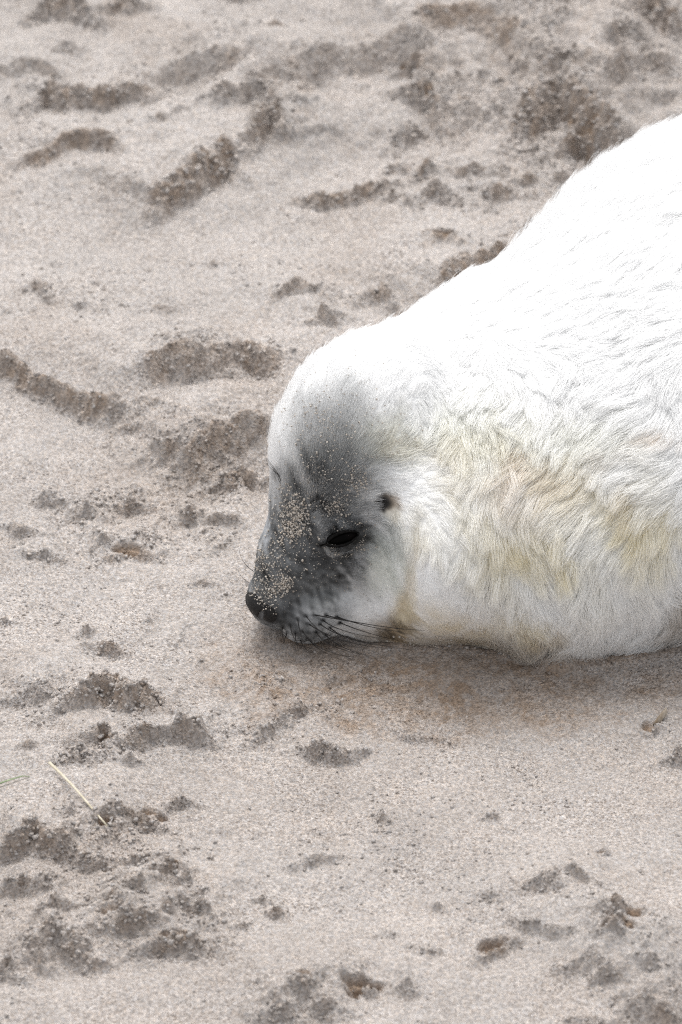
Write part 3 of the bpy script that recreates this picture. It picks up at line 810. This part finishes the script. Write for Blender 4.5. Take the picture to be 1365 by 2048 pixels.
# length: short velvet on the muzzle, longer lanugo on neck and body
far_face = smooth(1.0, 8.5, Q[:, 0]) * (np.linalg.norm(Q, axis=1) < 18)
ln = 0.0105 + 0.0125 * smooth(0.03, 0.14, R[:, 0])
ln = ln * (1 - far_face) + 0.0028 * far_face
ln = ln * np.clip(1 + 0.5 * n3(R, 0.02, 77), .6, 1.5) * rng.uniform(0.7, 1.15, NS)
lift = 0.24 + 0.16 * rng.random(NS) + 0.14 * n3(R, 0.014, 90)
lift = np.where(far_face > 0.5, 0.28, lift)
lift = np.where(RN @ TOW < 0.22, lift + 0.22, lift) + lockl * (1 - far_face)
lift = np.where((rng.random(NS) < 0.22) & (RN @ TOW < 0.32), lift + 0.45 * (1 - far_face), lift)
lift = np.where(rng.random(NS) < 0.06, lift + 0.35 * (1 - far_face), lift)          # stray guard hairs
NP = 5
ts = np.linspace(0, 1, NP)
pts = np.zeros((NS, NP, 3))
clump_amt = (0.2 + 0.42 * bodyw) * (1 - 0.8 * far_face)
wav = rng.normal(0, 1, (NS, 3)) * 0.0007 * (ln / 0.02)[:, None]
for k, t in enumerate(ts):
    off = (flow * (t * (0.75 + 0.25 * t))[..., None] + RN * (lift * (t - 0.45 * t * t))[:, None]) * ln[:, None]
    pts[:, k] = R - RN * 0.0006 + off + wav * math.sin(t * 4.0)
for k, t in enumerate(ts):
    tgt = pts[cl, k]
    pts[:, k] += (tgt - pts[:, k]) * (clump_amt * t ** 1.3 * 0.75)[:, None]
gh = ground_h(pts[..., 0].ravel(), pts[..., 1].ravel()).reshape(NS, NP)
pts[..., 2] = np.maximum(pts[..., 2], gh + 0.0006)
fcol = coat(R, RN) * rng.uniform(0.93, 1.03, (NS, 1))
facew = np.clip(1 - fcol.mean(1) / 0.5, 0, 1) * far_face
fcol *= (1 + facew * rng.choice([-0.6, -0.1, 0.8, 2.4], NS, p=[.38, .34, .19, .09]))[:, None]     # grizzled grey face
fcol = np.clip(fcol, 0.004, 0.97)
hc_ = bpy.data.hair_curves.new('fur')
hc_.add_curves([NP] * NS)
hc_.attributes['position'].data.foreach_set('vector', pts.astype(np.float32).ravel())
rad = hc_.attributes.get('radius') or hc_.attributes.new('radius', 'FLOAT', 'POINT')
base_r = np.where(far_face > 0.4, 0.00020, 0.000165)[:, None] * np.array([1.0, 1.0, .85, .6, .15])[None]
rad.data.foreach_set('value', base_r.astype(np.float32).ravel())
fa = hc_.attributes.new('fur_color', 'FLOAT_COLOR', 'CURVE')
fa.data.foreach_set('color', np.concatenate([fcol, np.ones((NS, 1))], 1).astype(np.float32).ravel())
hc_.materials.append(M_FUR)
fur = bpy.data.objects.new('fur', hc_)
COL.objects.link(fur)
fur.parent = body

# ---- eyes
def uv_sphere(c, axes, radii, ns=28, nr=18):
    vs, fs = [], []
    for i in range(nr + 1):
        ph = math.pi * i / nr
        for j in range(ns):
            a = 2 * math.pi * j / ns
            p = (math.sin(ph) * math.cos(a) * radii[0], math.sin(ph) * math.sin(a) * radii[1], math.cos(ph) * radii[2])
            vs.append(c + p[0] * axes[0] + p[1] * axes[1] + p[2] * axes[2])
    for i in range(nr):
        for j in range(ns):
            fs.append((i * ns + j, i * ns + (j + 1) % ns, (i + 1) * ns + (j + 1) % ns, (i + 1) * ns + j))
    return vs, fs

def make_eye(centre, nor, e1):
    e1 = e1 - nor * (e1 @ nor); e1 /= np.linalg.norm(e1)
    e2 = np.cross(nor, e1)
    V_, F_ = uv_sphere(centre - nor * 0.0062, (e1, e2, nor), (0.0128, 0.0070, 0.0098))
    eye = mesh_obj('eye', V_, F_, M_EYE, pup)
    # almond lid rims, upper and lower, meeting at a long inner corner
    for name, sgn, hgt in (('upper_eyelid', 1, 0.0054), ('lower_eyelid', -1, 0.0048)):
        vs, fs = [], []
        n, m = 26, 8
        for i in range(n + 1):
            t = i / n
            xx = -0.0185 + 0.0322 * t
            arch = math.sin(math.pi * min(1, max(0, (t - 0.13) / 0.87))) ** 0.75 if t > 0.13 else 0.0
            yy = sgn * hgt * arch - 0.0022 * (1 - t) ** 2
            zz = 0.0028 - 0.0062 * ((t - 0.55) / 0.5) ** 2 + 0.0006 * arch
            r = 0.0013 * (0.45 + 0.55 * math.sin(math.pi * min(1, t * 0.95 + 0.05)))
            for j in range(m):
                a = 2 * math.pi * j / m
                vs.append(centre + e1 * xx + e2 * (yy + sgn * 0.9 * r * math.cos(a)) + nor * (zz + r * math.sin(a)))
        for i in range(n):
            for j in range(m):
                fs.append((i * m + j, i * m + (j + 1) % m, (i + 1) * m + (j + 1) % m, (i + 1) * m + j))
        mesh_obj(name, vs, fs, M_LID, eye)
    return eye
ec, en = hit(686, 1076)
make_eye(ec, en, cv(0.97, 0.24, 0.0))
qe = head(ec[None])[0]
ec2 = hw(qe[0], -qe[1], qe[2])
mir = lambda w_: (lambda k: k[0] * f_ - k[1] * l_ + k[2] * n_)(HB @ w_)
loc, nor, _, _ = bvh.find_nearest(Vector(ec2))
make_eye(np.array(loc) - mir(en) * 0.003, mir(en), -mir(cv(0.97, 0.24, 0.0)))

# ---- nose leather with two nostril slits
def nose_sdf(P):
    Q = head(P); A = Q.copy(); A[:, 1] = np.abs(A[:, 1])
    d = ell(Q, (12.95, 0, -0.75), (1.45, 1.6, 1.42))
    d = smin(d, ell(A, (12.75, 1.1, -1.1), (1.35, 0.95, 1.2)), 0.5)
    sl = A - np.array((14.05, 0.72, -0.62)); ca_, sa_ = math.cos(0.6), math.sin(0.6)
    sl = np.stack([sl[:, 0], sl[:, 1] * ca_ - sl[:, 2] * sa_, sl[:, 1] * sa_ + sl[:, 2] * ca_], -1)
    d = smax(d, -ell(sl, (0, 0, 0), (0.7, 0.20, 0.75)), 0.15)
    d = smax(d, -(np.hypot(A[:, 1], A[:, 0] - 14.5) - 0.16), 0.2)
    return d * SC
nc_ = hw(13.4, 0, -0.75)
axn = tuple(np.arange(nc_[k] - 0.024, nc_[k] + 0.024, 0.0008) for k in range(3))
NV, NQ = surface_nets(nose_sdf, axn, 2)
fast_mesh('nose', NV, NQ, M_NOSE, pup)

# ---- whiskers, each a thin tapering bristle
def tube(name, path, r0, r1, mat, parent=None, sides=6, flat=1.0):
    path = np.array(path); n = len(path)
    vs, fs = [], []
    for i in range(n):
        tg = path[min(i + 1, n - 1)] - path[max(i - 1, 0)]; tg /= np.linalg.norm(tg)
        ref = np.array((0, 0, 1.0)) if abs(tg[2]) < 0.9 else np.array((1.0, 0, 0))
        s1 = np.cross(tg, ref); s1 /= np.linalg.norm(s1); s2 = np.cross(s1, tg)
        r = r0 + (r1 - r0) * i / (n - 1)
        for j in range(sides):
            a = 2 * math.pi * j / sides
            vs.append(path[i] + s1 * r * math.cos(a) + s2 * r * flat * math.sin(a))
    for i in range(n - 1):
        for j in range(sides):
            fs.append((i * sides + j, i * sides + (j + 1) % sides, (i + 1) * sides + (j + 1) % sides, (i + 1) * sides + j))
    fs.append(tuple(range(sides))[::-1]); fs.append(tuple((n - 1) * sides + j for j in range(sides)))
    return mesh_obj(name, vs, fs, mat, parent)

def bez(a, b, c, n=12):
    t = np.linspace(0, 1, n)[:, None]
    ctrl = 2 * b - 0.5 * (a + c)
    return (1 - t) ** 2 * a + 2 * t * (1 - t) * ctrl + t * t * c

WH = [((628,1230),(720,1246),(815,1260),.030),((652,1231),(745,1250),(850,1261),.034),((674,1234),(735,1252),(805,1264),.026),((616,1248),(690,1282),(785,1297),.022),((640,1248),(705,1278),(818,1299),.030),
 ((604,1262),(642,1296),(705,1314),.012),((632,1264),(668,1292),(738,1312),.018),((660,1256),(712,1281),(795,1293),.026),((580,1250),(592,1282),(622,1309),.010),((590,1266),(593,1285),(598,1302),.008),((573,1266),(571,1276),(566,1288),.006),
 ((600,1280),(612,1298),(632,1307),.008),((615,1278),(637,1297),(664,1310),.010),((650,1270),(692,1297),(745,1311),.016),((595,1238),(602,1268),(612,1292),.012),((612,1232),(640,1262),(690,1300),.020),((565,1255),(565,1268),(572,1290),.006),((646,1240),(690,1262),(770,1278),.030),((680,1246),(725,1262),(790,1280),.022)]
for (a, b, c, dc) in WH:
    p0, pn = hit(*a)
    c0 = p0 @ TOW
    pm, pe = world_pt(b[0], b[1], c0 + dc * 0.55), world_pt(c[0], c[1], c0 + dc * 0.8)
    path = bez(p0 - pn * 0.001, pm, pe)
    gz = ground_h(path[:, 0], path[:, 1]) + 0.0012
    path[:, 2] = np.maximum(path[:, 2], gz)
    tube('whisker', path, 0.00046, 0.00012, M_WHISK, pup)
# bristles above the eyes and on the far side of the muzzle
for (a, b, c, r) in [((562,968),(553,945),(532,920),.00032),((560,958),(548,935),(531,914),.00028),((556,950),(546,940),(533,926),.00028),((560,972),(556,955),(545,935),.00028),
                     ((632,1003),(634,990),(640,972),.00024),((641,1011),(643,1002),(648,992),.00022),((506,1146),(488,1124),(479,1096),.00030),((500,1166),(486,1156),(476,1138),.00024),((622,1009),(620,1000),(622,990),.00022)]:
    p0, pn = hit(*a)
    c0 = p0 @ TOW
    path = bez(p0 - pn * 0.001, world_pt(b[0], b[1], c0 + 0.004), world_pt(c[0], c[1], c0 + 0.002))
    tube('whisker', path, r, 0.00009, M_WHISK, pup)

# ---- sand stuck to the face and hem
gp, gr_ = [], []
for (cu, cvp, ru, rv, n, sz) in [(585,1045,28,38,210,1.0),(572,1000,22,30,60,.9),(592,1030,14,30,70,1.2),(570,1168,13,14,80,1.0),(530,1185,26,24,150,.8),(545,1140,26,40,90,.8),(520,1120,14,22,50,.9),(630,880,60,70,180,.75),(650,840,60,40,90,.7),
        (715,960,22,20,70,1.0),(672,1012,22,16,80,.9),(690,1100,36,14,60,.7),(700,1052,30,8,24,.7),(724,1082,8,12,16,.8),(600,1110,70,60,150,.6),(640,960,60,40,110,.6),(740,860,60,50,80,.6),(800,880,50,40,60,.6),
        (650,800,80,50,90,.6),(700,760,70,40,40,.55),(960,1290,90,12,130,1.0),(1050,1305,50,10,90,1.1),(870,1285,60,14,60,.9),(1030,930,40,40,40,.8),(700,1180,60,40,60,.4)]:
    for _ in range(int(n * 3.4)):
        uu, vv = random.gauss(cu, ru * .75), random.gauss(cvp, rv * .75)
        d = Vector(world_pt(uu, vv, 0.0) - CAM).normalized()
        loc, nor, _, _ = bvh.ray_cast(Vector(CAM), d)
        if loc is None or nor.dot(Vector(TOW)) < 0.05:
            continue
        q = head(np.array(loc)[None])[0]
        up = 0.0011 if q[0] > 3 else 0.0028
        if np.linalg.norm((np.array((q[0], abs(q[1]), q[2])) - np.array(EYE)) / np.array((1.5, 1.4, 0.8))) < 1:
            continue
        gp.append(np.array(loc) + np.array(nor) * up * random.uniform(.2, 1.1)); gr_.append((0.00024 + 0.0009 * random.random() ** 4) * sz)
V, F = lumps(np.array(gp), np.array(gr_), 0.9, 9)
grains = fast_mesh('sand_grains', V, F, M_GRAIN, body, k=3)
tag(grains, kind='stuff')

# ---- claws of the near fore flipper, lying outside the picture's edge
for k in range(5):
    b0 = np.array((0.53 - 0.006 * abs(k - 2), -0.202 + 0.014 * k, 0.028))
    tube('claw', bez(b0, b0 + (0.012, -0.002, 0.001), b0 + (0.024, -0.004, -0.010)), 0.0032, 0.0006, M_CLAW, pup, 8)

# ------------------------------------------------------------------ small things on the sand
def on_ground(pts, lift):
    out = []
    for (u_, v_, dz) in pts:
        g_ = ground_pt(u_, v_)
        out.append(np.array((g_[0], g_[1], float(ground_h(np.array([g_[0]]), np.array([g_[1]]))[0]) + lift + dz)))
    return out
p = on_ground([(100, 1572, .003), (217, 1692, 0)], 0.0014)
p = [p[0] + (p[1] - p[0]) * t + np.array((0.0006 * math.sin(5 * t), 0, 0.0012 * math.sin(math.pi * t))) for t in np.linspace(0, 1, 9)]
low = max(0.0, max(float(ground_h(np.array([q[0]]), np.array([q[1]]))[0]) + 0.0008 - q[2] for q in p))
for q in p:
    q[2] += low
straw = tube('dry_grass_stem', p, 0.0013, 0.0007, M_STRAW, None, 10, 0.75)
tag(straw, 'dry straw coloured grass stem lying slantwise on the sand', 'grass stem')
p = on_ground([(-40, 1606, .002), (-5, 1596, .003), (25, 1588, .003), (48, 1578, .002), (62, 1574, -.001)], 0.0006)
blade = tube('green_grass_blade', p, 0.0013, 0.0004, M_BLADE, None, 8, 0.45)
tag(blade, 'thin pale green grass blade half buried at the left edge', 'grass blade')
# broken bit of shell
g0 = ground_pt(1318, 1446)
base = np.array((g0[0], g0[1], float(ground_h(np.array([g0[0]]), np.array([g0[1]]))[0])))
vs, fs = [], []
n, m = 9, 6
for layer in (0, 1):
    for i in range(n):
        for j in range(m):
            s_, t_ = i / (n - 1), j / (m - 1) - 0.5
            w_ = 0.0050 * (0.35 + 0.9 * s_ - 0.75 * s_ ** 3) * (1 + 0.12 * math.sin(i * 2.3 + j))
            ridge = 0.0005 * math.sin(j * 2.5)
            vs.append(base + np.array((0.010 * s_ - 0.004 + t_ * w_ * 0.7, 0.012 * s_ - 0.005 - t_ * w_ * 1.2, -0.001 + 0.006 * s_ + 0.0035 * (1 - 4 * t_ * t_) + ridge - layer * 0.0009)))
o = n * m
for i in range(n - 1):
    for j in range(m - 1):
        a = i * m + j
        fs.append((a, a + 1, a + m + 1, a + m)); fs.append((o + a, o + a + m, o + a + m + 1, o + a + 1))
ring = [j for j in range(m)] + [i * m + m - 1 for i in range(1, n)] + [(n - 1) * m + j for j in range(m - 2, -1, -1)] + [i * m for i in range(n - 2, 0, -1)]
for a, b in zip(ring, ring[1:] + ring[:1]):
    fs.append((a, o + a, o + b, b))
shell = mesh_obj('shell_fragment', vs, fs, M_SHELL)
tag(shell, 'small tan broken shell fragment half buried below the belly', 'shell')
print('done')
